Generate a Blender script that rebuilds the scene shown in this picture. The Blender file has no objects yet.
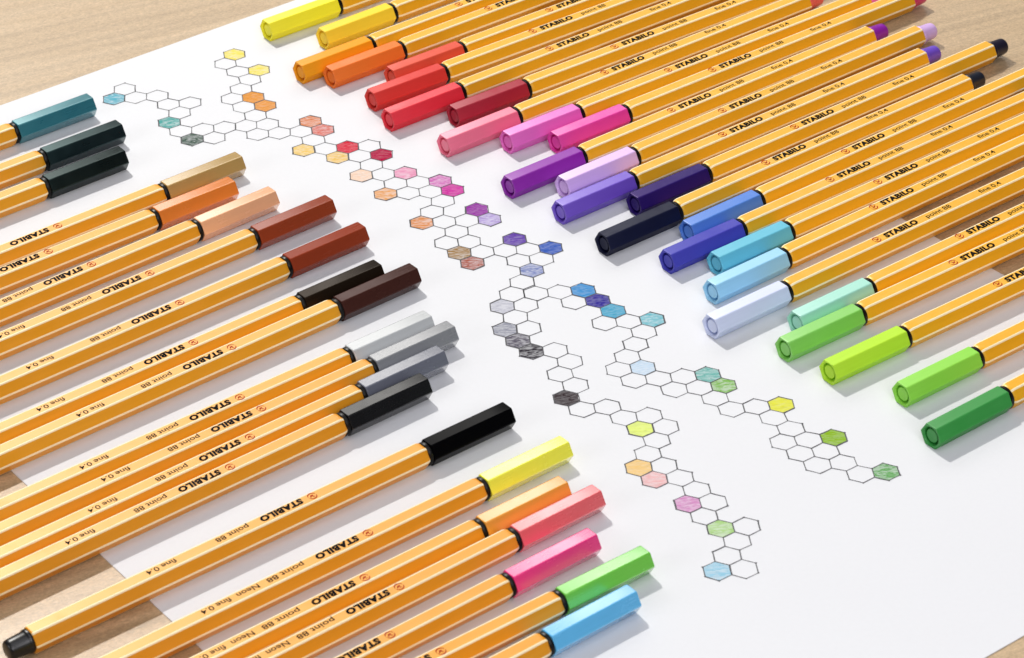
import bpy, bmesh, math, random
from mathutils import Vector, Matrix

random.seed(8)
scene = bpy.context.scene
COL = scene.collection
U = 0.0073                      # metres per drawing pitch (one hexagon step)
MM = 0.001

# ------------------------------------------------------------------ camera
CAM_POS = [-9.64973, -111.80876, 72.41988]
CAM_ROT = [[0.994767, -0.1015979, -0.0107953], [-0.0654948, -0.5530189, -0.8305905], [0.0784162, 0.826951, -0.5567791]]
cd = bpy.data.cameras.new('camera')
cam = bpy.data.objects.new('camera', cd); COL.objects.link(cam)
cd.sensor_width = 36.0
cd.lens = 3108.26 / 1024.0 * 36.0
cd.clip_start = 0.01; cd.clip_end = 20.0
r = CAM_ROT
rot = Matrix(((r[0][0], -r[1][0], -r[2][0]), (r[0][1], -r[1][1], -r[2][1]), (r[0][2], -r[1][2], -r[2][2])))
cam.matrix_world = Matrix.Translation(Vector(CAM_POS) * U) @ rot.to_4x4()
scene.camera = cam
cd.dof.use_dof = True; cd.dof.focus_distance = 0.99; cd.dof.aperture_fstop = 45.0

# ------------------------------------------------------------------ world and lamps
world = bpy.data.worlds.new('World'); scene.world = world
world.use_nodes = True
world.node_tree.nodes['Background'].inputs[0].default_value = (0.94, 0.95, 1.0, 1)
world.node_tree.nodes['Background'].inputs[1].default_value = 0.12

def area_lamp(name, pos, target, sx, sy, power, colour, shape='RECTANGLE', spread=None):
    l = bpy.data.lights.new(name, 'AREA'); l.shape = shape
    l.size = sx
    if shape in ('RECTANGLE', 'ELLIPSE'): l.size_y = sy
    l.energy = power; l.color = colour
    if spread: l.spread = spread
    o = bpy.data.objects.new(name, l); COL.objects.link(o)
    o.location = pos
    o.rotation_euler = (Vector(target) - Vector(pos)).to_track_quat('-Z', 'Y').to_euler()
    return o

# the studio flash behind the paper, and the big softbox hanging above it
area_lamp('key_lamp', (-0.50, 1.25, 1.53), (-0.02, 0.0, 0), 0.055, 0.055, 33.0, (1.0, 0.97, 0.92), 'DISK')
area_lamp('overhead_softbox', (0.25, -0.35, 1.15), (0.02, -0.03, 0), 0.9, 0.9, 4.0, (0.96, 0.95, 1.0))
area_lamp('front_softbox', (0.26, -1.02, 0.78), (0.04, 0.0, 0), 0.7, 0.55, 5.8, (0.98, 0.96, 1.0))
area_lamp('left_softbox', (-1.0, -0.62, 0.48), (0.05, 0.0, 0), 0.5, 0.4, 2.3, (0.97, 0.97, 1.0))
area_lamp('back_softbox', (-0.08, 1.07, 0.74), (-0.01, 0.0, 0), 1.15, 0.42, 5.2, (1.0, 0.975, 0.93))

scene.view_settings.view_transform = 'Standard'
scene.view_settings.look = 'None'
scene.view_settings.exposure = 0.0
scene.view_settings.gamma = 1.0
try: scene.cycles.max_bounces = 8; scene.cycles.diffuse_bounces = 5
except Exception: pass

# ------------------------------------------------------------------ helpers
def lin(c):
    f = lambda v: v / 12.92 if v <= 0.04045 else ((v + 0.055) / 1.055) ** 2.4
    return tuple(f(v / 255.0) for v in c) + (1.0,)

def new_mat(name):
    m = bpy.data.materials.new(name); m.use_nodes = True
    nt = m.node_tree
    return m, nt, nt.nodes, nt.links, nt.nodes['Principled BSDF']

def link_obj(name, me, parent=None):
    o = bpy.data.objects.new(name, me); COL.objects.link(o)
    if parent is not None: o.parent = parent
    return o

def bm_mesh(name, bm, mats):
    me = bpy.data.meshes.new(name)
    bmesh.ops.recalc_face_normals(bm, faces=bm.faces[:])
    bm.to_mesh(me); bm.free()
    for m in mats: me.materials.append(m)
    return me

# ------------------------------------------------------------------ materials
def plastic(name, colour, rough, bump=0.004, spec=0.5, coat=0.0, ribs=False, tint=None):
    m, nt, N, L, b = new_mat(name)
    tc = N.new('ShaderNodeTexCoord')
    mp = N.new('ShaderNodeMapping'); mp.inputs['Scale'].default_value = (60, 900, 900)
    L.new(tc.outputs['Object'], mp.inputs['Vector'])
    n = N.new('ShaderNodeTexNoise'); n.inputs['Scale'].default_value = 1.0; n.inputs['Detail'].default_value = 3
    L.new(mp.outputs[0], n.inputs['Vector'])
    hs = N.new('ShaderNodeHueSaturation'); hs.inputs['Color'].default_value = colour
    mr = N.new('ShaderNodeMapRange'); mr.inputs[3].default_value = 0.94; mr.inputs[4].default_value = 1.06
    oi = N.new('ShaderNodeObjectInfo')
    ov = N.new('ShaderNodeMapRange'); ov.inputs[3].default_value = -0.03; ov.inputs[4].default_value = 0.03
    L.new(oi.outputs['Random'], ov.inputs[0])
    ad = N.new('ShaderNodeMath'); ad.operation = 'ADD'
    L.new(n.outputs[0], mr.inputs[0]); L.new(mr.outputs[0], ad.inputs[0]); L.new(ov.outputs[0], ad.inputs[1]); L.new(ad.outputs[0], hs.inputs['Value'])
    L.new(hs.outputs[0], b.inputs['Base Color'])
    mr2 = N.new('ShaderNodeMapRange'); mr2.inputs[3].default_value = rough * 0.78; mr2.inputs[4].default_value = rough * 1.25
    L.new(n.outputs[0], mr2.inputs[0])
    sm = N.new('ShaderNodeTexNoise'); sm.inputs['Scale'].default_value = 130; sm.inputs['Detail'].default_value = 4
    so = N.new('ShaderNodeVectorMath'); so.operation = 'MULTIPLY_ADD'; so.inputs[1].default_value = (1, 1, 1)
    cx = N.new('ShaderNodeCombineXYZ'); L.new(oi.outputs['Random'], cx.inputs[0]); L.new(oi.outputs['Random'], cx.inputs[1])
    L.new(tc.outputs['Object'], so.inputs[0]); L.new(cx.outputs[0], so.inputs[2]); L.new(so.outputs[0], sm.inputs['Vector'])
    smr = N.new('ShaderNodeMapRange'); smr.inputs[1].default_value = 0.4; smr.inputs[2].default_value = 0.7; smr.inputs[3].default_value = 0.92; smr.inputs[4].default_value = 1.3
    L.new(sm.outputs[0], smr.inputs[0])
    rm = N.new('ShaderNodeMath'); rm.operation = 'MULTIPLY'; L.new(mr2.outputs[0], rm.inputs[0]); L.new(smr.outputs[0], rm.inputs[1])
    L.new(rm.outputs[0], b.inputs['Roughness'])
    n2 = N.new('ShaderNodeTexNoise'); n2.inputs['Scale'].default_value = 900; n2.inputs['Detail'].default_value = 2
    L.new(tc.outputs['Object'], n2.inputs['Vector'])
    bp = N.new('ShaderNodeBump'); bp.inputs['Strength'].default_value = bump; bp.inputs['Distance'].default_value = 0.0004
    L.new(n2.outputs[0], bp.inputs['Height']); L.new(bp.outputs[0], b.inputs['Normal'])
    if ribs:      # fine lengthwise ridges
        dt = N.new('ShaderNodeVectorMath'); dt.operation = 'DOT_PRODUCT'; dt.inputs[1].default_value = (0, 0.5 * 27925, 0.866 * 27925)
        L.new(tc.outputs['Object'], dt.inputs[0])
        sn = N.new('ShaderNodeMath'); sn.operation = 'SINE'; L.new(dt.outputs['Value'], sn.inputs[0])
        bp2 = N.new('ShaderNodeBump'); bp2.inputs['Strength'].default_value = 0.10; bp2.inputs['Distance'].default_value = 0.0001
        L.new(sn.outputs[0], bp2.inputs['Height']); L.new(bp.outputs[0], bp2.inputs['Normal']); L.new(bp2.outputs[0], b.inputs['Normal'])
    b.inputs['Specular IOR Level'].default_value = spec
    if tint: b.inputs['Specular Tint'].default_value = tint + (1.0,)
    b.inputs['Coat Weight'].default_value = coat
    b.inputs['Coat Roughness'].default_value = rough * 0.95
    return m

M_orange = plastic('orange_barrel_plastic', (0.80, 0.385, 0.012, 1), 0.33, spec=0.42, tint=(0.72, 1.0, 0.6))
M_orange_warm_lit = plastic('orange_barrel_plastic_warm_lit', (0.78, 0.335, 0.010, 1), 0.33, spec=0.6, tint=(0.95, 0.95, 0.80))  # same orange, with the left row's warmer light put into its colour
M_orange_neon_dim_lit = plastic('neon_and_dim_lit_barrel_plastic', (0.76, 0.30, 0.012, 1), 0.33, spec=0.62, tint=(0.9, 0.97, 0.65))  # neon barrels' own redder orange; on grey and black pens, weaker light painted in
M_stripe = plastic('cream_stripe_paint', (0.95, 0.80, 0.50, 1), 0.36)
M_black = plastic('black_collar_plastic', (0.003, 0.003, 0.003, 1), 0.35, spec=0.2)
M_ink = plastic('black_print_ink', (0.004, 0.004, 0.005, 1), 0.7, bump=0.0, spec=0.06)
M_red = plastic('red_print_ink', (0.40, 0.040, 0.014, 1), 0.7, bump=0.0, spec=0.06)

def wood_material():
    m, nt, N, L, b = new_mat('pale_wood')
    tc = N.new('ShaderNodeTexCoord')
    rotm = N.new('ShaderNodeMapping'); rotm.inputs['Rotation'].default_value = (0, 0, math.radians(-20))
    L.new(tc.outputs['Object'], rotm.inputs['Vector'])
    # boards: long staves, offset row by row
    sep = N.new('ShaderNodeSeparateXYZ'); L.new(rotm.outputs[0], sep.inputs[0])
    br = N.new('ShaderNodeTexBrick'); L.new(rotm.outputs[0], br.inputs['Vector'])
    br.offset = 0.37; br.squash = 1.0
    br.inputs['Scale'].default_value = 1.0
    br.inputs['Brick Width'].default_value = 0.62; br.inputs['Row Height'].default_value = 0.145
    br.inputs['Mortar Size'].default_value = 0.0002; br.inputs['Mortar Smooth'].default_value = 0.5
    br.inputs['Color1'].default_value = (0.0, 0.0, 0.0, 1); br.inputs['Color2'].default_value = (1, 1, 1, 1)
    br.inputs['Mortar'].default_value = (0.1, 0.1, 0.1, 1)
    # slow growth-ring figure, stretched along the grain
    mp = N.new('ShaderNodeMapping'); mp.inputs['Scale'].default_value = (2.2, 26.0, 1.0)
    L.new(rotm.outputs[0], mp.inputs['Vector'])
    n1 = N.new('ShaderNodeTexNoise'); n1.inputs['Scale'].default_value = 1.0; n1.inputs['Detail'].default_value = 4; n1.inputs['Distortion'].default_value = 0.6
    L.new(mp.outputs[0], n1.inputs['Vector'])
    ring = N.new('ShaderNodeMath'); ring.operation = 'MULTIPLY'; ring.inputs[1].default_value = 12.0
    L.new(n1.outputs[0], ring.inputs[0])
    fr = N.new('ShaderNodeMath'); fr.operation = 'PINGPONG'; fr.inputs[1].default_value = 1.0
    L.new(ring.outputs[0], fr.inputs[0])
    # fine pores
    mp2 = N.new('ShaderNodeMapping'); mp2.inputs['Scale'].default_value = (420, 2600, 1)
    L.new(rotm.outputs[0], mp2.inputs['Vector'])
    n2 = N.new('ShaderNodeTexNoise'); n2.inputs['Scale'].default_value = 1.0; n2.inputs['Detail'].default_value = 5; n2.inputs['Roughness'].default_value = 0.65
    L.new(mp2.outputs[0], n2.inputs['Vector'])
    mp3 = N.new('ShaderNodeMapping'); mp3.inputs['Scale'].default_value = (4.0, 240.0, 1)
    L.new(rotm.outputs[0], mp3.inputs['Vector'])
    n3 = N.new('ShaderNodeTexNoise'); n3.inputs['Scale'].default_value = 1.0; n3.inputs['Detail'].default_value = 5
    L.new(mp3.outputs[0], n3.inputs['Vector'])
    ramp = N.new('ShaderNodeValToRGB')
    ramp.color_ramp.elements[0].position = 0.0; ramp.color_ramp.elements[0].color = (0.49, 0.345, 0.195, 1)
    ramp.color_ramp.elements[1].position = 1.0; ramp.color_ramp.elements[1].color = (0.56, 0.405, 0.24, 1)
    e = ramp.color_ramp.elements.new(0.35); e.color = (0.535, 0.382, 0.222, 1)
    L.new(fr.outputs[0], ramp.inputs[0])
    pr = N.new('ShaderNodeMapRange'); pr.inputs[1].default_value = 0.3; pr.inputs[2].default_value = 0.62
    pr.inputs[3].default_value = 0.66; pr.inputs[4].default_value = 1.06
    L.new(n2.outputs[0], pr.inputs[0])
    bv = N.new('ShaderNodeMapRange'); bv.inputs[3].default_value = 0.93; bv.inputs[4].default_value = 1.05
    L.new(br.outputs[0], bv.inputs[0])
    mul = N.new('ShaderNodeMath'); mul.operation = 'MULTIPLY'
    st = N.new('ShaderNodeMapRange'); st.inputs[1].default_value = 0.32; st.inputs[2].default_value = 0.55
    st.inputs[3].default_value = 0.84; st.inputs[4].default_value = 1.03
    L.new(n3.outputs[0], st.inputs[0])
    n4 = N.new('ShaderNodeTexNoise'); n4.inputs['Scale'].default_value = 1500; n4.inputs['Detail'].default_value = 3
    L.new(tc.outputs['Object'], n4.inputs['Vector'])
    sp = N.new('ShaderNodeMapRange'); sp.inputs[1].default_value = 0.35; sp.inputs[2].default_value = 0.65
    sp.inputs[3].default_value = 0.88; sp.inputs[4].default_value = 1.10
    L.new(n4.outputs[0], sp.inputs[0])
    mulp = N.new('ShaderNodeMath'); mulp.operation = 'MULTIPLY'
    L.new(pr.outputs[0], mulp.inputs[0]); L.new(sp.outputs[0], mulp.inputs[1])
    mul0 = N.new('ShaderNodeMath'); mul0.operation = 'MULTIPLY'
    L.new(mulp.outputs[0], mul0.inputs[0]); L.new(st.outputs[0], mul0.inputs[1])
    L.new(mul0.outputs[0], mul.inputs[0]); L.new(bv.outputs[0], mul.inputs[1])
    hs = N.new('ShaderNodeHueSaturation'); L.new(ramp.outputs[0], hs.inputs['Color']); L.new(mul.outputs[0], hs.inputs['Value'])
    L.new(hs.outputs[0], b.inputs['Base Color'])
    b.inputs['Roughness'].default_value = 0.42
    rr = N.new('ShaderNodeMapRange'); rr.inputs[3].default_value = 0.30; rr.inputs[4].default_value = 0.46
    L.new(n2.outputs[0], rr.inputs[0]); L.new(rr.outputs[0], b.inputs['Roughness'])
    b.inputs['Specular IOR Level'].default_value = 0.6
    bp = N.new('ShaderNodeBump'); bp.inputs['Strength'].default_value = 0.25; bp.inputs['Distance'].default_value = 0.0003
    L.new(n2.outputs[0], bp.inputs['Height']); L.new(bp.outputs[0], b.inputs['Normal'])
    return m

def paper_material():
    m, nt, N, L, b = new_mat('white_paper')
    tc = N.new('ShaderNodeTexCoord')
    n = N.new('ShaderNodeTexNoise'); n.inputs['Scale'].default_value = 700; n.inputs['Detail'].default_value = 4
    L.new(tc.outputs['Object'], n.inputs['Vector'])
    mx = N.new('ShaderNodeMix'); mx.data_type = 'RGBA'
    mx.inputs[6].default_value = (0.69, 0.70, 0.722, 1); mx.inputs[7].default_value = (0.73, 0.74, 0.762, 1)
    nl = N.new('ShaderNodeTexNoise'); nl.inputs['Scale'].default_value = 28; nl.inputs['Detail'].default_value = 3
    L.new(tc.outputs['Object'], nl.inputs['Vector'])
    av = N.new('ShaderNodeMath'); av.operation = 'MULTIPLY_ADD'; av.inputs[1].default_value = 0.6
    hv = N.new('ShaderNodeMath'); hv.operation = 'MULTIPLY'; hv.inputs[1].default_value = 0.4
    L.new(nl.outputs[0], hv.inputs[0]); L.new(n.outputs[0], av.inputs[0]); L.new(hv.outputs[0], av.inputs[2])
    L.new(av.outputs[0], mx.inputs[0]); L.new(mx.outputs[2], b.inputs['Base Color'])
    b.inputs['Roughness'].default_value = 0.75
    b.inputs['Specular IOR Level'].default_value = 0.25
    bp = N.new('ShaderNodeBump'); bp.inputs['Strength'].default_value = 0.12; bp.inputs['Distance'].default_value = 0.0002
    L.new(n.outputs[0], bp.inputs['Height']); L.new(bp.outputs[0], b.inputs['Normal'])
    return m

def ink_fill(name, colour, density):
    """Felt-tip hatching: strokes of ink with slivers of paper left between."""
    m, nt, N, L, b = new_mat(name)
    tc = N.new('ShaderNodeTexCoord')
    a = random.uniform(-0.9, 1.5)
    mp = N.new('ShaderNodeMapping'); mp.inputs['Rotation'].default_value = (0, 0, a)
    mp.inputs['Scale'].default_value = (300, 1150, 1); mp.inputs['Location'].default_value = (random.random() * 9, random.random() * 9, 0)
    L.new(tc.outputs['Object'], mp.inputs['Vector'])
    n = N.new('ShaderNodeTexNoise'); n.inputs['Scale'].default_value = 1.0; n.inputs['Detail'].default_value = 3; n.inputs['Distortion'].default_value = 1.6
    L.new(mp.outputs[0], n.inputs['Vector'])
    # second pass of strokes in another direction, darker where both overlap
    mp2 = N.new('ShaderNodeMapping'); mp2.inputs['Rotation'].default_value = (0, 0, a + random.uniform(0.5, 1.1))
    mp2.inputs['Scale'].default_value = (300, 1100, 1)
    L.new(tc.outputs['Object'], mp2.inputs['Vector'])
    n2 = N.new('ShaderNodeTexNoise'); n2.inputs['Scale'].default_value = 1.0; n2.inputs['Detail'].default_value = 2; n2.inputs['Distortion'].default_value = 1.2
    L.new(mp2.outputs[0], n2.inputs['Vector'])
    mr = N.new('ShaderNodeMapRange'); mr.inputs[1].default_value = 0.38; mr.inputs[2].default_value = 0.60
    mr.inputs[3].default_value = density - (0.12 if density > 0.92 else 0.36); mr.inputs[4].default_value = min(1.0, density + 0.12)
    L.new(n.outputs[0], mr.inputs[0])
    dk = N.new('ShaderNodeMapRange'); dk.inputs[1].default_value = 0.45; dk.inputs[2].default_value = 0.68
    dk.inputs[3].default_value = 1.0; dk.inputs[4].default_value = 0.88
    L.new(n2.outputs[0], dk.inputs[0])
    hs = N.new('ShaderNodeHueSaturation'); hs.inputs['Color'].default_value = colour; L.new(dk.outputs[0], hs.inputs['Value'])
    mx = N.new('ShaderNodeMix'); mx.data_type = 'RGBA'
    mx.inputs[6].default_value = (0.71, 0.72, 0.742, 1); L.new(hs.outputs[0], mx.inputs[7])
    L.new(mr.outputs[0], mx.inputs[0]); L.new(mx.outputs[2], b.inputs['Base Color'])
    b.inputs['Roughness'].default_value = 0.8; b.inputs['Specular IOR Level'].default_value = 0.05
    return m

# ------------------------------------------------------------------ tabletop and paper
WOOD = wood_material()
bm = bmesh.new()
bmesh.ops.create_cube(bm, size=1.0, matrix=Matrix.Translation((0, 0.05, -0.0125 - 0.0003)) @ Matrix.Diagonal((1.8, 1.5, 0.025, 1)))
me = bm_mesh('tabletop', bm, [WOOD])
table = link_obj('tabletop', me); table['kind'] = 'structure'; table['label'] = 'pale wooden tabletop with fine grain'
table['category'] = 'tabletop'

paper_xy = [(-33.35, 9.95), (-0.37, 30.52), (31.63, -17.10), (-3.30, -39.2)]
PAPER = paper_material()
bm = bmesh.new()
top = [bm.verts.new((x * U, y * U, 0)) for x, y in paper_xy]
bot = [bm.verts.new((x * U, y * U, -0.00028)) for x, y in paper_xy]
bm.faces.new(top); bm.faces.new(bot[::-1])
for i in range(4): bm.faces.new((top[i], bot[i], bot[(i + 1) % 4], top[(i + 1) % 4]))
paper = link_obj('paper_sheet', bm_mesh('paper_sheet', bm, [PAPER]))
paper['label'] = 'large white sheet of paper with a drawn chain of hexagons'
paper['category'] = 'paper'

# hexagon drawing: (fill, chain, lattice i, lattice j, x, y)
HEX = [
 ('w', 0, 0, 0, -15.613, 18.225), ('blue', 0, -1, 1, -16.115, 17.342), ('w', 0, 0, 1, -15.103, 17.347),
 ('w', 0, 1, 1, -14.086, 17.366), ('w', 0, 1, 2, -13.564, 16.512), ('w', 0, 2, 2, -12.559, 16.536),
 ('w', 0, 1, 3, -13.055, 15.66), ('teal', 0, 0, 4, -13.548, 14.788), ('w', 0, 0, 5, -13.024, 13.937),
 ('dkgreen', 0, 0, 6, -12.507, 13.087), ('w', 0, 1, 5, -12.011, 13.971), ('w', 0, 2, 5, -11.0, 14.026),
 ('w', 0, 1, 6, -11.494, 13.125), ('w', 0, 3, 5, -10.001, 14.073), ('w', 0, 4, 5, -9.007, 14.09),
 ('w', 0, 3, 6, -9.495, 13.205), ('w', 0, 4, 6, -8.492, 13.226), ('w', 0, 5, 6, -7.487, 13.239),
 ('w', 0, 4, 4, -9.523, 14.967), ('w', 0, 4, 3, -10.05, 15.828), ('orange', 0, 5, 3, -9.05, 15.848),
 ('w', 0, 4, 2, -10.584, 16.687), ('orange', 0, 5, 2, -9.581, 16.71), ('w', 0, 5, 1, -10.122, 17.578),
 ('w', 0, 6, 0, -9.673, 18.447), ('yellow', 0, 7, -1, -9.229, 19.313), ('w', 0, 6, -1, -10.239, 19.282),
 ('w', 0, 6, -2, -10.803, 20.131), ('yellow', 0, 7, -3, -10.353, 21.002), ('salmon', 0, 6, 5, -7.007, 14.111),
 ('salmon2', 0, 6, 6, -6.479, 13.252), ('w', 0, 5, 7, -6.958, 12.391), ('tan', 0, 4, 8, -7.446, 11.524),
 ('w', 0, 5, 8, -6.436, 11.537), ('tan2', 0, 5, 9, -5.926, 10.681), ('red', 0, 6, 8, -5.426, 11.547),
 ('w', 0, 6, 9, -4.929, 10.687), ('w', 0, 7, 8, -4.421, 11.548), ('crimson', 0, 7, 9, -3.93, 10.677),
 ('w', 0, 6, 10, -4.443, 9.814), ('peach', 0, 5, 11, -4.957, 8.945), ('w', 0, 6, 11, -3.961, 8.939),
 ('pink', 0, 7, 11, -2.954, 8.927), ('w', 0, 6, 12, -3.461, 8.065), ('orange2', 0, 5, 13, -3.969, 7.207),
 ('w', 0, 7, 12, -2.456, 8.052), ('orchid', 0, 8, 12, -1.443, 8.038), ('w', 0, 6, 13, -2.966, 7.194),
 ('w', 0, 7, 13, -1.959, 7.185), ('magenta', 0, 8, 13, -0.958, 7.169), ('w', 0, 7, 14, -1.487, 6.311),
 ('w', 0, 6, 15, -2.02, 5.456), ('orange3', 0, 5, 16, -2.557, 4.601), ('w', 0, 6, 16, -1.56, 4.564),
 ('w', 0, 7, 16, -0.557, 4.54), ('purple', 0, 8, 15, -0.029, 5.395), ('lavender', 0, 8, 16, 0.44, 4.503),
 ('w', 0, 6, 17, -1.083, 3.674), ('w', 0, 5, 18, -1.61, 2.806), ('w', 0, 6, 18, -0.61, 2.779),
 ('olive', 0, 5, 19, -1.125, 1.92), ('brown', 0, 5, 20, -0.634, 1.048), ('w', 0, 6, 19, -0.127, 1.899),
 ('w', 0, 7, 19, 0.87, 1.88), ('violet', 0, 8, 18, 1.381, 2.732), ('w', 0, 8, 19, 1.87, 1.862),
 ('blue2', 0, 9, 19, 2.868, 1.849), ('w', 0, 7, 20, 1.365, 1.019), ('w', 0, 8, 20, 2.366, 1.009),
 ('blue3', 0, 7, 21, 1.853, 0.158), ('w', 0, 6, 22, 1.339, -0.7), ('w', 0, 5, 23, 0.826, -1.602),
 ('ltgrey', 0, 4, 24, 0.313, -2.505), ('w', 0, 5, 24, 1.316, -2.511), ('w', 0, 4, 25, 0.787, -3.394),
 ('grey', 0, 3, 26, 0.245, -4.263), ('w', 0, 4, 26, 1.244, -4.28), ('dkgrey', 0, 3, 27, 0.703, -5.138),
 ('black', 0, 3, 28, 1.172, -6.026), ('w', 0, 4, 28, 2.174, -6.043), ('w', 0, 4, 29, 2.667, -6.919),
 ('w', 0, 3, 30, 2.17, -7.785), ('w', 0, 3, 31, 2.706, -8.65), ('black2', 0, 2, 32, 2.221, -9.521),
 ('w', 0, 2, 33, 2.763, -10.37), ('w', 0, 3, 33, 3.799, -10.33), ('w', 0, 3, 34, 4.363, -11.146),
 ('w', 0, 4, 34, 5.382, -11.111), ('neonyellow', 0, 3, 35, 4.907, -11.977), ('w', 0, 4, 35, 5.92, -11.948),
 ('w', 0, 3, 36, 5.451, -12.823), ('w', 0, 2, 37, 4.982, -13.676), ('neonorange', 0, 1, 38, 4.491, -14.543),
 ('w', 0, 2, 38, 5.495, -14.534), ('neonred', 0, 1, 39, 4.996, -15.398), ('w', 0, 2, 39, 6.004, -15.387),
 ('w', 0, 2, 40, 6.523, -16.241), ('neonpink', 0, 1, 41, 6.042, -17.104), ('w', 0, 2, 41, 7.051, -17.096),
 ('w', 0, 1, 42, 6.565, -17.947), ('neongreen', 0, 1, 43, 7.063, -18.787), ('w', 0, 2, 43, 8.062, -18.777),
 ('w', 0, 1, 44, 7.559, -19.621), ('w', 0, 0, 45, 7.042, -20.465), ('neonblue', 0, -1, 46, 6.519, -21.344),
 ('w', 0, 0, 46, 7.532, -21.339), ('w', 1, 6, 23, 1.845, -1.67), ('w', 1, 7, 23, 2.849, -1.674),
 ('azure', 1, 8, 23, 3.86, -1.671), ('w', 1, 7, 24, 3.37, -2.535), ('indigo', 1, 8, 24, 4.384, -2.53),
 ('cyan', 1, 8, 25, 4.923, -3.395), ('w', 1, 7, 26, 4.446, -4.263), ('w', 1, 8, 26, 5.454, -4.26),
 ('cyan2', 1, 9, 26, 6.471, -4.257), ('w', 1, 8, 27, 5.983, -5.123), ('w', 1, 7, 28, 5.516, -5.989),
 ('w', 1, 6, 29, 5.063, -6.853), ('w', 1, 5, 30, 4.582, -7.724), ('paleblue', 1, 6, 30, 5.595, -7.719),
 ('w', 1, 5, 31, 5.106, -8.586), ('w', 1, 6, 31, 6.122, -8.576), ('w', 1, 7, 31, 7.15, -8.556),
 ('mint', 1, 8, 31, 8.164, -8.537), ('w', 1, 6, 32, 6.656, -9.425), ('w', 1, 7, 32, 7.677, -9.4),
 ('green', 1, 8, 32, 8.693, -9.378), ('w', 1, 7, 33, 8.199, -10.237), ('w', 1, 7, 34, 8.732, -11.053),
 ('w', 1, 8, 34, 9.754, -11.016), ('lime', 1, 9, 34, 10.766, -10.99), ('w', 1, 8, 35, 10.301, -11.842),
 ('w', 1, 8, 36, 10.867, -12.666), ('w', 1, 7, 37, 10.413, -13.518), ('w', 1, 8, 37, 11.425, -13.493),
 ('olivegreen', 1, 9, 37, 12.443, -13.462), ('w', 1, 7, 38, 10.951, -14.354), ('w', 1, 8, 38, 11.964, -14.324),
 ('w', 1, 7, 39, 11.481, -15.184), ('w', 1, 8, 39, 12.497, -15.149), ('w', 1, 8, 40, 13.033, -15.974),
 ('leafgreen', 1, 9, 40, 14.048, -15.941)]
corner_pos, corner_n = {}, {}
SQ3 = math.sqrt(3.0)
def corner_key(g, i, j, k):
    # doubled/tripled lattice coordinates make shared corners coincide
    cx, cy = 2 * i + j, -3 * j
    dx, dy = [(0, 2), (-1, 1), (-1, -1), (0, -2), (1, -1), (1, 1)][k]
    return (g, cx + dx, cy + dy)
for f, g, i, j, x, y in HEX:
    for k in range(6):
        a = math.radians(90 + 60 * k); key = corner_key(g, i, j, k)
        px, py = x + math.cos(a) / SQ3, y + math.sin(a) / SQ3
        ox, oy = corner_pos.get(key, (0, 0)); n = corner_n.get(key, 0)
        corner_pos[key] = (ox + px, oy + py); corner_n[key] = n + 1
for key in corner_pos:
    n = corner_n[key]; x, y = corner_pos[key]
    corner_pos[key] = (x / n + random.gauss(0, 0.008), y / n + random.gauss(0, 0.008))

m_line, nt, N, L, b = new_mat('black_outline_ink')
tc = N.new('ShaderNodeTexCoord'); nz = N.new('ShaderNodeTexNoise'); nz.inputs['Scale'].default_value = 260; nz.inputs['Detail'].default_value = 2
L.new(tc.outputs['Object'], nz.inputs['Vector'])
mxl = N.new('ShaderNodeMix'); mxl.data_type = 'RGBA'; mxl.inputs[6].default_value = (0.02, 0.02, 0.024, 1); mxl.inputs[7].default_value = (0.13, 0.13, 0.14, 1)
L.new(nz.outputs[0], mxl.inputs[0]); L.new(mxl.outputs[2], b.inputs['Base Color']); b.inputs['Roughness'].default_value = 0.8

bm = bmesh.new()
done = set()
LW = 0.026
for f, g, i, j, x, y in HEX:
    for k in range(6):
        ka, kb = corner_key(g, i, j, k), corner_key(g, i, j, (k + 1) % 6)
        if (ka, kb) in done or (kb, ka) in done: continue
        done.add((ka, kb))
        A, B = Vector(corner_pos[ka]), Vector(corner_pos[kb])
        d = (B - A).normalized(); nrm = Vector((-d.y, d.x))
        w0 = LW * random.uniform(0.65, 1.15); bow = random.gauss(0, 0.006)
        dark = f != 'w' and random.random() < 0.35
        if dark: w0 *= 1.35
        pts = []
        for t in (0.02, 0.35, 0.68, 0.98):
            p = A.lerp(B, t) + nrm * (bow * 4 * t * (1 - t)); ww = w0 * random.uniform(0.85, 1.15)
            pts.append((p + nrm * ww, p - nrm * ww))
        vs = [(bm.verts.new((a_.x * U, a_.y * U, 0.00005)), bm.verts.new((b_.x * U, b_.y * U, 0.00005))) for a_, b_ in pts]
        for q in range(3): bm.faces.new((vs[q][0], vs[q][1], vs[q + 1][1], vs[q + 1][0]))
for key, (x, y) in corner_pos.items():
    rr = random.uniform(0.026, 0.05)
    ring = [bm.verts.new(((x + rr * math.cos(t * math.pi / 4)) * U, (y + rr * math.sin(t * math.pi / 4)) * U, 0.00007)) for t in range(8)]
    bm.faces.new(ring)
outline = link_obj('drawn_outline', bm_mesh('drawn_outline', bm, [m_line]), paper)

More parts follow.
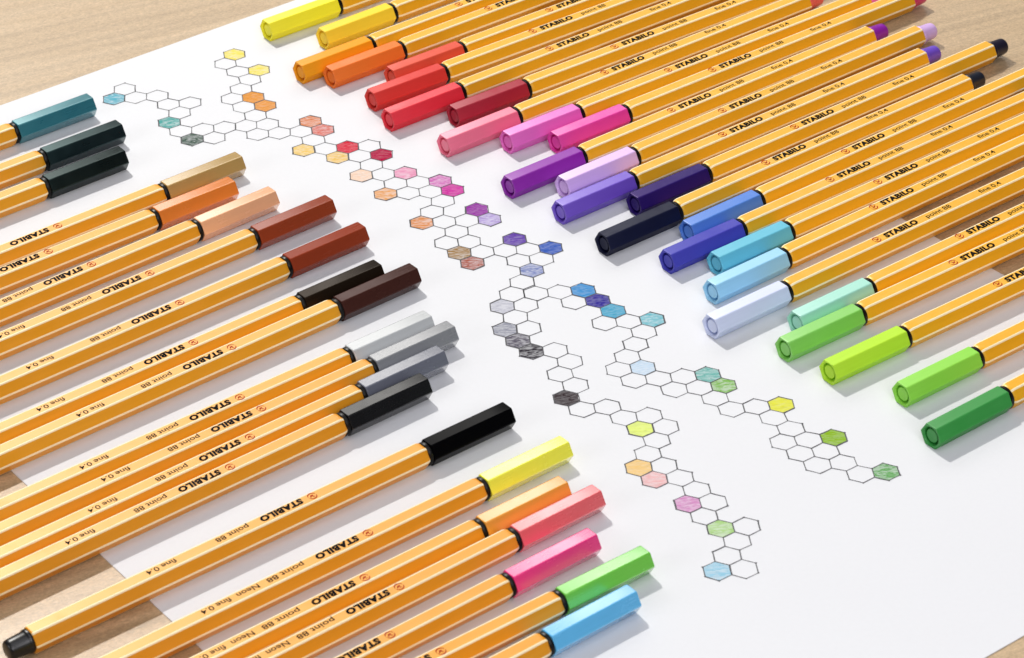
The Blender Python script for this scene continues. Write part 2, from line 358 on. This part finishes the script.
FILL = dict(blue=((112, 190, 208), .85), teal=((95, 180, 175), .85), dkgreen=((70, 100, 84), .88), orange=((232, 165, 72), .93),
    yellow=((245, 230, 110), .9), salmon=((225, 150, 105), .9), salmon2=((222, 130, 115), .9), tan=((243, 212, 130), .9), tan2=((240, 205, 120), .9),
    red=((220, 60, 84), .95), crimson=((190, 8, 84), 1.0), peach=((245, 215, 190), .9), pink=((235, 165, 195), .9), orange2=((235, 175, 110), .85),
    orchid=((215, 130, 195), .92), magenta=((212, 66, 172), .97), orange3=((225, 155, 90), .9), purple=((165, 70, 175), .97), lavender=((185, 165, 220), .85),
    olive=((172, 138, 84), .86), brown=((180, 100, 78), .86), violet=((120, 85, 180), .93), blue2=((80, 115, 195), .95), blue3=((125, 140, 195), .82),
    ltgrey=((195, 196, 208), .8), grey=((160, 162, 175), .85), dkgrey=((105, 100, 115), .88), black=((62, 56, 66), .88), black2=((72, 58, 62), .95),
    azure=((80, 160, 215), .95), indigo=((72, 62, 165), .96), cyan=((95, 180, 210), .95), cyan2=((125, 198, 210), .9), paleblue=((205, 225, 242), .9),
    mint=((120, 190, 182), .85), green=((145, 195, 105), .88), lime=((232, 232, 80), .95), olivegreen=((158, 196, 50), .95), leafgreen=((115, 180, 105), .85),
    neonyellow=((232, 245, 145), 1.0), neonorange=((244, 212, 150), .93), neonred=((240, 195, 195), .9), neonpink=((220, 160, 205), .9),
    neongreen=((185, 220, 150), .9), neonblue=((165, 212, 232), .85))
for f, g, i, j, x, y in HEX:
    if f == 'w': continue
    c, dens = FILL[f]
    lc = lin(c); mat = ink_fill('felt_tip_' + f, tuple((v ** 1.22) * 0.86 for v in lc[:3]) + (1.0,), dens)
    bm = bmesh.new()
    P = [Vector(corner_pos[corner_key(g, i, j, k)]) for k in range(6)]
    C0 = Vector((x, y)); vs = []
    for k in range(6):
        A, B = P[k], P[(k + 1) % 6]
        for t in range(6):
            p = A.lerp(B, t / 6); o = (p - C0).normalized()
            p = p + o * random.uniform(-0.035, 0.022)
            vs.append(bm.verts.new((p.x * U, p.y * U, 0.000025)))
    bm.faces.new(vs)
    link_obj('coloured_hexagon', bm_mesh('coloured_hexagon', bm, [mat]), paper)

# ------------------------------------------------------------------ the pen
W = 1.0035 * U          # across flats
LC = 4.0064 * U        # cap length
LB = 18.1086 * U        # cap mouth to the end of the barrel
HZ = W / 2

def hex_loop(x, w, rad, stripe=None, sub=0):
    """Closed loop of a rounded hexagon (flat top and bottom) in the plane x; 6 corners."""
    pts = []; R = w / SQ3
    nseg = 3
    for k in range(6):
        a = math.radians(60 * k)
        cor = Vector((math.cos(a), math.sin(a))) * R
        e0 = Vector((math.cos(a - math.pi / 3), math.sin(a - math.pi / 3))) * R - cor
        e1 = Vector((math.cos(a + math.pi / 3), math.sin(a + math.pi / 3))) * R - cor
        e0.normalize(); e1.normalize()
        tl = rad * math.tan(math.radians(30))
        if stripe: pts.append(cor + e0 * stripe)
        cen = cor + (e0 + e1).normalized() * (rad / math.cos(math.radians(30)))
        for s in range(nseg + 1):
            t = a - math.radians(30) + math.radians(60) * s / nseg
            pts.append(cen + Vector((math.cos(t), math.sin(t))) * rad)
        if stripe: pts.append(cor + e1 * stripe)
        if sub:
            nx = Vector((math.cos(a + math.pi / 3), math.sin(a + math.pi / 3))) * R
            A = cor + e1 * (stripe or rad * 0.75); B = nx - e1 * (stripe or rad * 0.75)
            lo, hi = (0.0, 1.0) if not stripe else (0.02, 0.98)
            for q in range(sub): pts.append(A.lerp(B, lo + (hi - lo) * q / (sub - 1)))
    return [Vector((x, p.x, p.y + HZ)) for p in pts]

def circ_loop(x, rad, like):
    out = []
    for p in like:
        a = math.atan2(p.z - HZ, p.y)
        out.append(Vector((x, rad * math.cos(a), HZ + rad * math.sin(a))))
    return out

def loft(bm, loops, mat_of=None, cap0=False, cap1=False, smooth=False):
    V = [[bm.verts.new(p) for p in lp] for lp in loops]
    n = len(loops[0])
    for a in range(len(V) - 1):
        for i in range(n):
            f = bm.faces.new((V[a][i], V[a][(i + 1) % n], V[a + 1][(i + 1) % n], V[a + 1][i]))
            f.smooth = smooth
            if mat_of: f.material_index = mat_of(a, i)
    if cap0: bm.faces.new(V[0][::-1])
    if cap1: bm.faces.new(V[-1])

RAD = 0.55 * MM
# barrel: orange hexagonal tube with a cream line on every edge
WB = W - 0.16 * MM; ST = 0.43 * MM
xb0, xb1 = LC + 1.35 * MM, LC + LB
per = 8   # points per corner with a stripe
def barrel_mat(a, i):
    k = i % per
    return 0 if k >= 5 else 1
bm = bmesh.new()
hb = lambda x, w: hex_loop(x, w, RAD, ST, 2)
def shoulder(x, rr):
    """Hexagon turned down to a cone: corners cut back to the radius rr, flats kept."""
    out = []
    for p in hb(x, WB):
        v = Vector((p.y, p.z - HZ)); l = min(v.length, rr)
        v = v.normalized() * l; out.append(Vector((x, v.x, v.y + HZ)))
    return out
loft(bm, [shoulder(xb0 - 0.02 * MM, WB * 0.44), shoulder(xb0, WB * 0.482), shoulder(xb0 + 0.35 * MM, WB * 0.512), shoulder(xb0 + 0.75 * MM, WB * 0.535), shoulder(xb0 + 1.3 * MM, WB * 0.558), hb(xb0 + 2.0 * MM, WB),
          hb(xb1 - 0.35 * MM, WB), hb(xb1, WB - 0.5 * MM)], barrel_mat, True, True, True)
barrel_me = bm_mesh('barrel', bm, [M_orange, M_stripe])
barrel_me.set_sharp_from_angle(angle=math.radians(32))

# cap: hexagonal, closed end with a round plug set in a groove, open mouth
h = lambda x, w: hex_loop(x, w, RAD, None, 5)
ref = h(0, W)
bm = bmesh.new()
loops = [circ_loop(0.9 * MM, 0.02 * MM, ref), circ_loop(0.35 * MM, W * 0.10, ref), circ_loop(0.2 * MM, W * 0.26, ref), circ_loop(0.32 * MM, W * 0.295, ref), circ_loop(1.7 * MM, W * 0.30, ref),
         circ_loop(1.7 * MM, W * 0.375, ref), circ_loop(0.2 * MM, W * 0.39, ref), circ_loop(0.03 * MM, W * 0.41, ref), circ_loop(-0.22 * MM, W * 0.425, ref),
         h(-0.32 * MM, W - 0.5 * MM), h(-0.25 * MM, W - 0.2 * MM), h(0.0, W), h(LC - 0.25 * MM, W), h(LC, W - 0.35 * MM), h(LC + 0.0, W - 1.5 * MM), h(LC - 2.0 * MM, W - 1.6 * MM)]
loops[0] = circ_loop(0.35 * MM, 0.05 * MM, ref)
loft(bm, loops, None, True, True, True)
cap_me = bm_mesh('cap', bm, [M_black])
cap_me.set_sharp_from_angle(angle=math.radians(32))

# black collar in the gap between cap and barrel
bm = bmesh.new()
ringc = [Vector((0, math.cos(2 * math.pi * k / 48), math.sin(2 * math.pi * k / 48) + HZ)) for k in range(48)]
loft(bm, [circ_loop(LC + x * MM, W * rr, ringc) for x, rr in ((-1.4, 0.38), (-0.5, 0.40), (0.1, 0.455), (0.25, 0.487), (1.3, 0.490), (1.45, 0.47), (1.8, 0.40))], None, True, True, True)
collar_me = bm_mesh('collar', bm, [M_black])
collar_me.set_sharp_from_angle(angle=math.radians(50))

# plug closing the barrel
ring = [Vector((0, math.cos(2 * math.pi * k / 32), math.sin(2 * math.pi * k / 32) + HZ)) for k in range(32)]
prof = [(-0.6, 2.9), (0.0, 3.32), (0.25, 3.42), (0.8, 3.42), (1.15, 3.25), (1.5, 3.12), (5.8, 2.9), (6.5, 2.76), (6.9, 2.45), (7.05, 2.1)]
bm = bmesh.new()
loft(bm, [circ_loop(LC + LB + x * MM, rr * MM, ring) for x, rr in prof], None, True, True, True)
plug_me = bm_mesh('tail_plug', bm, [M_black])
plug_me.set_sharp_from_angle(angle=math.radians(40))

# ------------------------------------------------------------------ printing
ZT = WB / 2 + HZ + 0.00003
def text_bm(bm, s, x0, x1, hcap, yoff, bold=0.0, shear=0.0, track=1.0):
    cu = bpy.data.curves.new('t', 'FONT'); cu.body = s; cu.size = 1.0; cu.offset = bold; cu.shear = shear
    cu.resolution_u = 3; cu.space_character = track
    o = bpy.data.objects.new('t', cu); COL.objects.link(o)
    dg = bpy.context.evaluated_depsgraph_get()
    me = bpy.data.meshes.new_from_object(o.evaluated_get(dg))
    xs = [v.co.x for v in me.vertices]
    sx = (x1 - x0) / (max(xs) - min(xs)); sy = hcap / 0.73
    mx = min(xs)
    me.transform(Matrix(((sx, 0, 0, x0 - mx * sx), (0, sy, 0, yoff), (0, 0, 0, ZT), (0, 0, 0, 1))))
    bm.from_mesh(me)
    bpy.data.objects.remove(o); bpy.data.curves.remove(cu); bpy.data.meshes.remove(me)

def print_mesh(neon):
    bm = bmesh.new()
    X = lambda mm: LC + mm * MM
    text_bm(bm, 'STABILO', X(43.3), X(57.5), 2.3 * MM, -1.15 * MM, 0.065, 0.10, 1.10)
    text_bm(bm, 'point 88', X(61.5), X(72.3 if not neon else 73.6), 1.95 * MM, -0.92 * MM, 0.010)
    if neon: text_bm(bm, 'Neon', X(76.4), X(83.3), 1.95 * MM, -0.92 * MM, 0.010)
    text_bm(bm, 'fine 0.4', X(85.4), X(94.8), 1.95 * MM, -0.92 * MM, 0.010)
    me = bpy.data.meshes.new('printed_lettering'); bm.to_mesh(me); bm.free(); me.materials.append(M_ink)
    return me

def strip(bm, pts, widths, z):
    """A flat brush stroke along pts with a width at every point."""
    vs = []
    for i, p in enumerate(pts):
        a = pts[max(0, i - 1)]; b_ = pts[min(len(pts) - 1, i + 1)]
        d = (b_ - a).normalized(); n = Vector((-d.y, d.x)) * widths[i] * 0.5
        vs.append((bm.verts.new((p.x + n.x, p.y + n.y, z)), bm.verts.new((p.x - n.x, p.y - n.y, z))))
    for i in range(len(vs) - 1):
        bm.faces.new((vs[i][0], vs[i][1], vs[i + 1][1], vs[i + 1][0]))

def emblem_mesh():
    bm = bmesh.new(); c = Vector((LC + 40.0 * MM, 0)); R = 1.32 * MM
    for a0, a1 in ((12, 178), (192, 358)):
        n = 14; pts = [c + Vector((math.cos(math.radians(a0 + (a1 - a0) * t / n)), math.sin(math.radians(a0 + (a1 - a0) * t / n)))) * R * (1, 0.97)[t % 2] for t in range(n + 1)]
        strip(bm, pts, [(0.14 + 0.30 * math.sin(math.pi * t / n)) * MM for t in range(n + 1)], ZT)
    # the bird: a curved neck over a boat-shaped body
    neck = [(-0.62, 0.30), (-0.50, 0.52), (-0.25, 0.58), (-0.08, 0.42), (-0.12, 0.18), (-0.30, -0.05), (-0.32, -0.28)]
    strip(bm, [c + Vector(p) * MM for p in neck], [x * MM for x in (0.10, 0.20, 0.22, 0.22, 0.24, 0.28, 0.2)], ZT + 0.00001)
    bodyp = [(-0.45, -0.30), (-0.10, -0.32), (0.25, -0.18), (0.55, 0.12), (0.78, 0.48)]
    strip(bm, [c + Vector(p) * MM for p in bodyp], [x * MM for x in (0.25, 0.5, 0.6, 0.42, 0.06)], ZT + 0.000016)
    me = bpy.data.meshes.new('printed_emblem'); bm.to_mesh(me); bm.free(); me.materials.append(M_red)
    return me

lettering_me, lettering_neon_me, emblem_me = print_mesh(False), print_mesh(True), emblem_mesh()

# ------------------------------------------------------------------ pens: (x, y, direction) of the cap end on the paper
POSE = {
 'yellow': (-8.7006, 22.3459, 0.55219),
 'yellow2': (-6.036, 21.1651, 0.56619),
 'amber': (-7.2973, 17.9207, 0.56122),
 'orange': (-5.8927, 17.297, 0.55751),
 'redorange': (-3.0318, 16.9381, 0.54488),
 'red': (-4.0813, 14.8807, 0.53819),
 'red2': (-3.4342, 12.9302, 0.55391),
 'darkred': (-0.3984, 12.931, 0.53635),
 'coral': (-1.0576, 10.293, 0.55695),
 'pink': (1.8133, 10.2646, 0.54663),
 'magenta': (3.9868, 9.9466, 0.55357),
 'purple': (1.4899, 6.3291, 0.56447),
 'lavender': (3.8833, 6.0243, 0.56851),
 'violet': (3.5005, 3.9094, 0.56183),
 'indigo': (6.8552, 4.1702, 0.56402),
 'navy': (5.0777, 1.1035, 0.56648),
 'blue': (8.8398, 1.6294, 0.57392),
 'dkblue': (7.629, -0.6117, 0.55862),
 'tealblue': (9.6477, -1.0421, 0.55856),
 'sky': (9.1494, -3.2071, 0.57113),
 'ice': (8.7326, -5.7833, 0.56605),
 'mint': (12.2735, -5.9543, 0.56295),
 'green': (11.4419, -7.8115, 0.5471),
 'lime': (12.9444, -9.6506, 0.54541),
 'ltgreen': (15.5724, -11.5351, 0.55666),
 'green2': (16.1304, -14.4846, 0.57282),
 'teal': (-17.1854, 16.0258, -2.5746),
 'dkgreen': (-15.8287, 13.3807, -2.57233),
 'blackgreen': (-15.6972, 10.9782, -2.56551),
 'tan': (-10.4326, 9.8219, -2.56564),
 'ochre': (-10.8151, 7.6852, -2.56697),
 'peach': (-9.0509, 6.6277, -2.54735),
 'brown': (-6.5768, 5.5964, -2.55473),
 'redbrown': (-5.2857, 3.162, -2.55518),
 'dkbrown': (-4.7986, 0.0353, -2.55946),
 'choc': (-3.2974, -0.4253, -2.55442),
 'ltgrey': (-2.9918, -4.1404, -2.56649),
 'grey': (-2.0996, -5.0369, -2.5645),
 'midgrey': (-2.6778, -6.7946, -2.5566),
 'dkgrey': (-3.4976, -8.7058, -2.5567),
 'black': (-0.3589, -11.1272, -2.56922),
 'neonyellow': (1.6398, -13.6736, -2.56978),
 'neonorange': (1.2828, -16.2896, -2.56624),
 'neoncoral': (2.4946, -16.9867, -2.56128),
 'neonpink': (1.9916, -19.6797, -2.56116),
 'neongreen': (3.8264, -20.9859, -2.58444),
 'neonblue': (3.0146, -23.2309, -2.56173)}
UP = 'fineliner pens in the row pointing down left'
LOW = 'fineliner pens in the row pointing up right'
NEON = 'neon fineliner pens at the lower end of the left row'
# name: (cap colour sRGB, plug colour or None, roughness, group, label)
PENS = {
 'yellow': ((238, 218, 30), None, .40, UP, 'orange fineliner with lemon yellow cap at the far end of its row'),
 'yellow2': ((240, 196, 45), None, .40, UP, 'orange fineliner with golden yellow cap beside the lemon yellow one'),
 'amber': ((232, 150, 20), None, .40, UP, 'orange fineliner with amber cap between golden yellow and orange caps'),
 'orange': ((228, 104, 28), None, .40, UP, 'orange fineliner with orange cap next to the amber cap'),
 'redorange': ((214, 72, 40), None, .40, UP, 'orange fineliner with orange red cap set back behind the bright red cap'),
 'red': ((208, 45, 38), None, .40, UP, 'orange fineliner with bright red cap beside the orange red cap'),
 'red2': ((206, 36, 56), None, .40, UP, 'orange fineliner with cherry red cap beside the bright red cap'),
 'darkred': ((140, 20, 45), None, .40, UP, 'orange fineliner with dark wine red cap behind the coral pink cap'),
 'coral': ((220, 96, 128), (225, 95, 90), .42, UP, 'orange fineliner with pale rose pink cap in front of the wine red cap'),
 'pink': ((222, 76, 166), None, .42, UP, 'orange fineliner with orchid pink cap between rose and magenta caps'),
 'magenta': ((222, 42, 128), (215, 40, 105), .42, UP, 'orange fineliner with hot magenta cap behind the purple cap'),
 'purple': ((122, 32, 150), None, .38, UP, 'orange fineliner with deep purple cap and purple tail plug'),
 'lavender': ((188, 150, 220), None, .42, UP, 'orange fineliner with pale lilac cap and lilac tail plug'),
 'violet': ((92, 58, 172), None, .42, UP, 'orange fineliner with violet blue cap below the lilac cap'),
 'indigo': ((46, 22, 116), (22, 16, 40), .35, UP, 'orange fineliner with dark indigo cap set back behind the navy cap'),
 'navy': ((22, 25, 56), (20, 25, 40), .42, UP, 'orange fineliner with navy black cap in front of the indigo cap'),
 'blue': ((72, 108, 200), None, .40, UP, 'orange fineliner with mid blue cap set back behind the ultramarine cap'),
 'dkblue': ((58, 56, 172), None, .40, UP, 'orange fineliner with ultramarine blue cap in front of the mid blue cap'),
 'tealblue': ((76, 170, 205), None, .42, UP, 'orange fineliner with turquoise blue cap above the sky blue cap'),
 'sky': ((126, 188, 230), None, .42, UP, 'orange fineliner with sky blue cap between turquoise and ice blue caps'),
 'ice': ((198, 212, 245), None, .42, UP, 'orange fineliner with very pale ice blue cap'),
 'mint': ((130, 210, 188), None, .42, UP, 'orange fineliner with pale mint green cap behind the leaf green cap'),
 'green': ((104, 186, 58), None, .42, UP, 'orange fineliner with leaf green cap in front of the mint cap'),
 'lime': ((164, 206, 30), None, .42, UP, 'orange fineliner with yellowish lime green cap'),
 'ltgreen': ((122, 192, 52), None, .42, UP, 'orange fineliner with apple green cap next to the last dark green one'),
 'green2': ((48, 140, 62), None, .40, UP, 'orange fineliner with emerald green cap at the near end of its row'),
 'teal': ((16, 92, 120), None, .30, LOW, 'orange fineliner with petrol blue cap at the top of the left row'),
 'dkgreen': ((6, 22, 30), None, .30, LOW, 'orange fineliner with blackish blue green cap just below the petrol blue cap'),
 'blackgreen': ((4, 14, 16), None, .30, LOW, 'orange fineliner with blackish green cap above the khaki cap and a gap of paper'),
 'tan': ((182, 132, 70), None, .40, LOW, 'orange fineliner with khaki tan cap beside the ochre cap'),
 'ochre': ((214, 112, 34), None, .40, LOW, 'orange fineliner with ochre brown cap between khaki and peach caps'),
 'peach': ((236, 172, 112), None, .40, LOW, 'orange fineliner with pale peach cap above the red brown caps'),
 'brown': ((132, 56, 30), None, .38, LOW, 'orange fineliner with sienna brown cap just below the peach cap'),
 'redbrown': ((124, 46, 28), None, .38, LOW, 'orange fineliner with reddish brown cap just above the dark sepia caps'),
 'dkbrown': ((34, 22, 14), None, .36, LOW, 'orange fineliner with nearly black sepia cap set back behind the chocolate cap'),
 'choc': ((66, 30, 28), None, .36, LOW, 'orange fineliner with chocolate brown cap above the light grey cap'),
 'ltgrey': ((184, 187, 190), None, .42, LOW, 'orange fineliner with palest grey cap below the chocolate cap'),
 'grey': ((128, 130, 136), None, .42, LOW, 'orange fineliner with mid grey cap reaching farthest of the three greys'),
 'midgrey': ((98, 100, 112), None, .42, LOW, 'orange fineliner with slate grey cap touching the charcoal cap'),
 'dkgrey': ((15, 15, 20), None, .40, LOW, 'orange fineliner with charcoal cap and greyish shine on its top'),
 'black': ((5, 5, 6), (5, 5, 6), .14, LOW, 'orange fineliner with glossy black cap and black tail plug on the wood'),
 'neonyellow': ((242, 238, 40), None, .42, NEON, 'orange fineliner with fluorescent yellow cap below the glossy black one'),
 'neonorange': ((240, 158, 36), None, .42, NEON, 'orange fineliner with light neon orange cap beside the fluorescent yellow cap'),
 'neoncoral': ((224, 92, 98), None, .42, NEON, 'orange fineliner with salmon red neon cap above the neon pink cap'),
 'neonpink': ((220, 56, 116), None, .42, NEON, 'orange fineliner with neon pink cap between salmon red and neon green caps'),
 'neongreen': ((92, 188, 62), None, .42, NEON, 'orange fineliner with neon green cap behind the light blue cap'),
 'neonblue': ((88, 168, 222), None, .42, NEON, 'orange fineliner with light blue cap nearest the bottom of the picture'),
}

# cap plastics: linear base colour, specular level
CAP = {
 'yellow': ((0.93, 0.8592, 0.0323), 0.2),
 'yellow2': ((0.9177, 0.6505, 0.0384), 0.12),
 'amber': ((0.86, 0.33, 0.008), 0.12),
 'orange': ((0.8269, 0.1813, 0.0219), 0.18),
 'redorange': ((0.6839, 0.0765, 0.0387), 0.18),
 'red': ((0.6456, 0.0399, 0.0309), 0.18),
 'red2': ((0.7671, 0.0231, 0.0431), 0.35),
 'darkred': ((0.36, 0.012, 0.032), 0.25),
 'coral': ((0.8671, 0.1499, 0.2531), 0.5),
 'pink': ((0.7876, 0.1244, 0.5253), 0.4),
 'magenta': ((0.749, 0.0315, 0.3472), 0.42),
 'purple': ((0.2452, 0.0133, 0.3489), 0.32),
 'lavender': ((0.6966, 0.4595, 0.8354), 0.36),
 'violet': ((0.1376, 0.059, 0.5231), 0.4),
 'indigo': ((0.02, 0.008, 0.12), 0.15),
 'navy': ((0.005, 0.0066, 0.0279), 0.15),
 'blue': ((0.0674, 0.2052, 0.6414), 0.4),
 'dkblue': ((0.0519, 0.0504, 0.4128), 0.2),
 'tealblue': ((0.1243, 0.4967, 0.6513), 0.28),
 'sky': ((0.2813, 0.6056, 0.837), 0.36),
 'ice': ((0.6, 0.66, 0.88), 0.45),
 'mint': ((0.3, 0.66, 0.53), 0.5),
 'green': ((0.1851, 0.5549, 0.0729), 0.5),
 'lime': ((0.4662, 0.7754, 0.0367), 0.2),
 'ltgreen': ((0.2662, 0.6862, 0.0573), 0.45),
 'green2': ((0.0297, 0.2802, 0.0462), 0.45),
 'teal': ((0.01, 0.14, 0.185), 1.3),
 'dkgreen': ((0.0015, 0.0036, 0.0053), 0.668),
 'blackgreen': ((0.0015, 0.0024, 0.0024), 0.422),
 'tan': ((0.4771, 0.296, 0.0788), 0.9),
 'ochre': ((0.7539, 0.211, 0.015), 0.75),
 'peach': ((0.9, 0.47, 0.24), 0.9),
 'brown': ((0.2876, 0.0411, 0.0082), 0.3),
 'redbrown': ((0.2727, 0.04, 0.0138), 0.12),
 'dkbrown': ((0.012, 0.0075, 0.0045), 0.16),
 'choc': ((0.05, 0.016, 0.012), 0.18),
 'ltgrey': ((0.5468, 0.5678, 0.572), 0.3),
 'grey': ((0.2317, 0.2403, 0.2565), 0.9),
 'midgrey': ((0.1356, 0.1454, 0.1869), 0.95),
 'dkgrey': ((0.003, 0.003, 0.004), 0.45),
 'black': ((0.0015, 0.0015, 0.002), 0.04),
 'neonyellow': ((0.93, 0.93, 0.0557), 1.3),
 'neonorange': ((0.88, 0.36, 0.03), 1.2),
 'neoncoral': ((0.8535, 0.1188, 0.1366), 1.4),
 'neonpink': ((0.93, 0.0284, 0.2452), 1.3),
 'neongreen': ((0.1627, 0.609, 0.0526), 1.3),
 'neonblue': ((0.1068, 0.4771, 0.8229), 1.1)}

COAT = dict(teal=1.0, tan=1.0, ochre=0.8, peach=1.0, brown=0.4, ltgrey=0.6, grey=1.0, midgrey=1.0, dkgrey=0.2, neonyellow=1.0, neonorange=1.0, neoncoral=1.0,
            neonpink=1.0, neongreen=1.0, neonblue=1.0, coral=0.5, pink=0.5, magenta=0.3, lavender=0.5, ice=0.5, mint=0.7, sky=0.5, violet=0.4, green=0.4)
TINT = {'teal': (0.45, 1.0, 1.0), 'dkgreen': (0.55, 1.0, 1.0), 'blackgreen': (0.6, 1.0, 0.97), 'dkbrown': (1.0, 0.7, 0.45), 'choc': (1.0, 0.72, 0.68), 'indigo': (0.75, 0.4, 1.0), 'navy': (0.8, 0.85, 1.0)}

def make_pen():
    root = bpy.data.objects.new('fineliner_pen', None); COL.objects.link(root)
    root.empty_display_size = 0.01
    for nm, m in (('barrel', barrel_me), ('cap', cap_me), ('collar', collar_me), ('tail_plug', plug_me), ('printed_lettering', lettering_me), ('printed_emblem', emblem_me)):
        link_obj(nm, m, root)
    return root

def copy_pen(src):
    r_ = src.copy(); COL.objects.link(r_)
    for ch in src.children:
        c = ch.copy(); COL.objects.link(c); c.parent = r_
    return r_

proto = make_pen()
for idx, (key, (colour, plug, rough, group, label)) in enumerate(PENS.items()):
    pen = proto if idx == 0 else copy_pen(proto)
    x, y, th = POSE[key]
    pen.location = (x * U, y * U, 0.00001); pen.rotation_euler = (0, 0, th)
    pen['label'] = label; pen['category'] = 'pen'; pen['group'] = group
    if group != UP and key not in ('black', 'teal', 'dkgreen', 'blackgreen'): rough = 0.23
    base, spec = CAP[key]
    cap_m = plastic('cap_plastic_' + key, tuple(base) + (1.0,), rough, spec=spec, tint=TINT.get(key), coat=COAT.get(key, 0.0), ribs=key in ('grey', 'midgrey'))
    plug_m = cap_m if plug is None else plastic('plug_plastic_' + key, lin(plug), 0.3)
    jx = random.uniform(-0.3, 0.3) * MM; jy = random.uniform(-0.1, 0.5) * MM if group == UP else random.uniform(-0.35, 0.35) * MM
    for ch in pen.children:
        kind = ch.name.split('.')[0]
        if kind in ('cap', 'tail_plug'):
            ch.material_slots[0].link = 'OBJECT'
            ch.material_slots[0].material = cap_m if kind == 'cap' else plug_m
        if kind == 'barrel' and group != UP:
            ch.material_slots[0].link = 'OBJECT'
            ch.material_slots[0].material = M_orange_neon_dim_lit if group == NEON or key in ('grey', 'midgrey', 'dkgrey', 'black') else M_orange_warm_lit  # grey and black barrels: light falling off at lower left, put into the colour
        if kind in ('printed_lettering', 'printed_emblem'): ch.location = (jx, jy, 0)
        if kind == 'printed_lettering' and key.startswith('neon'):
            ch.data = lettering_neon_me
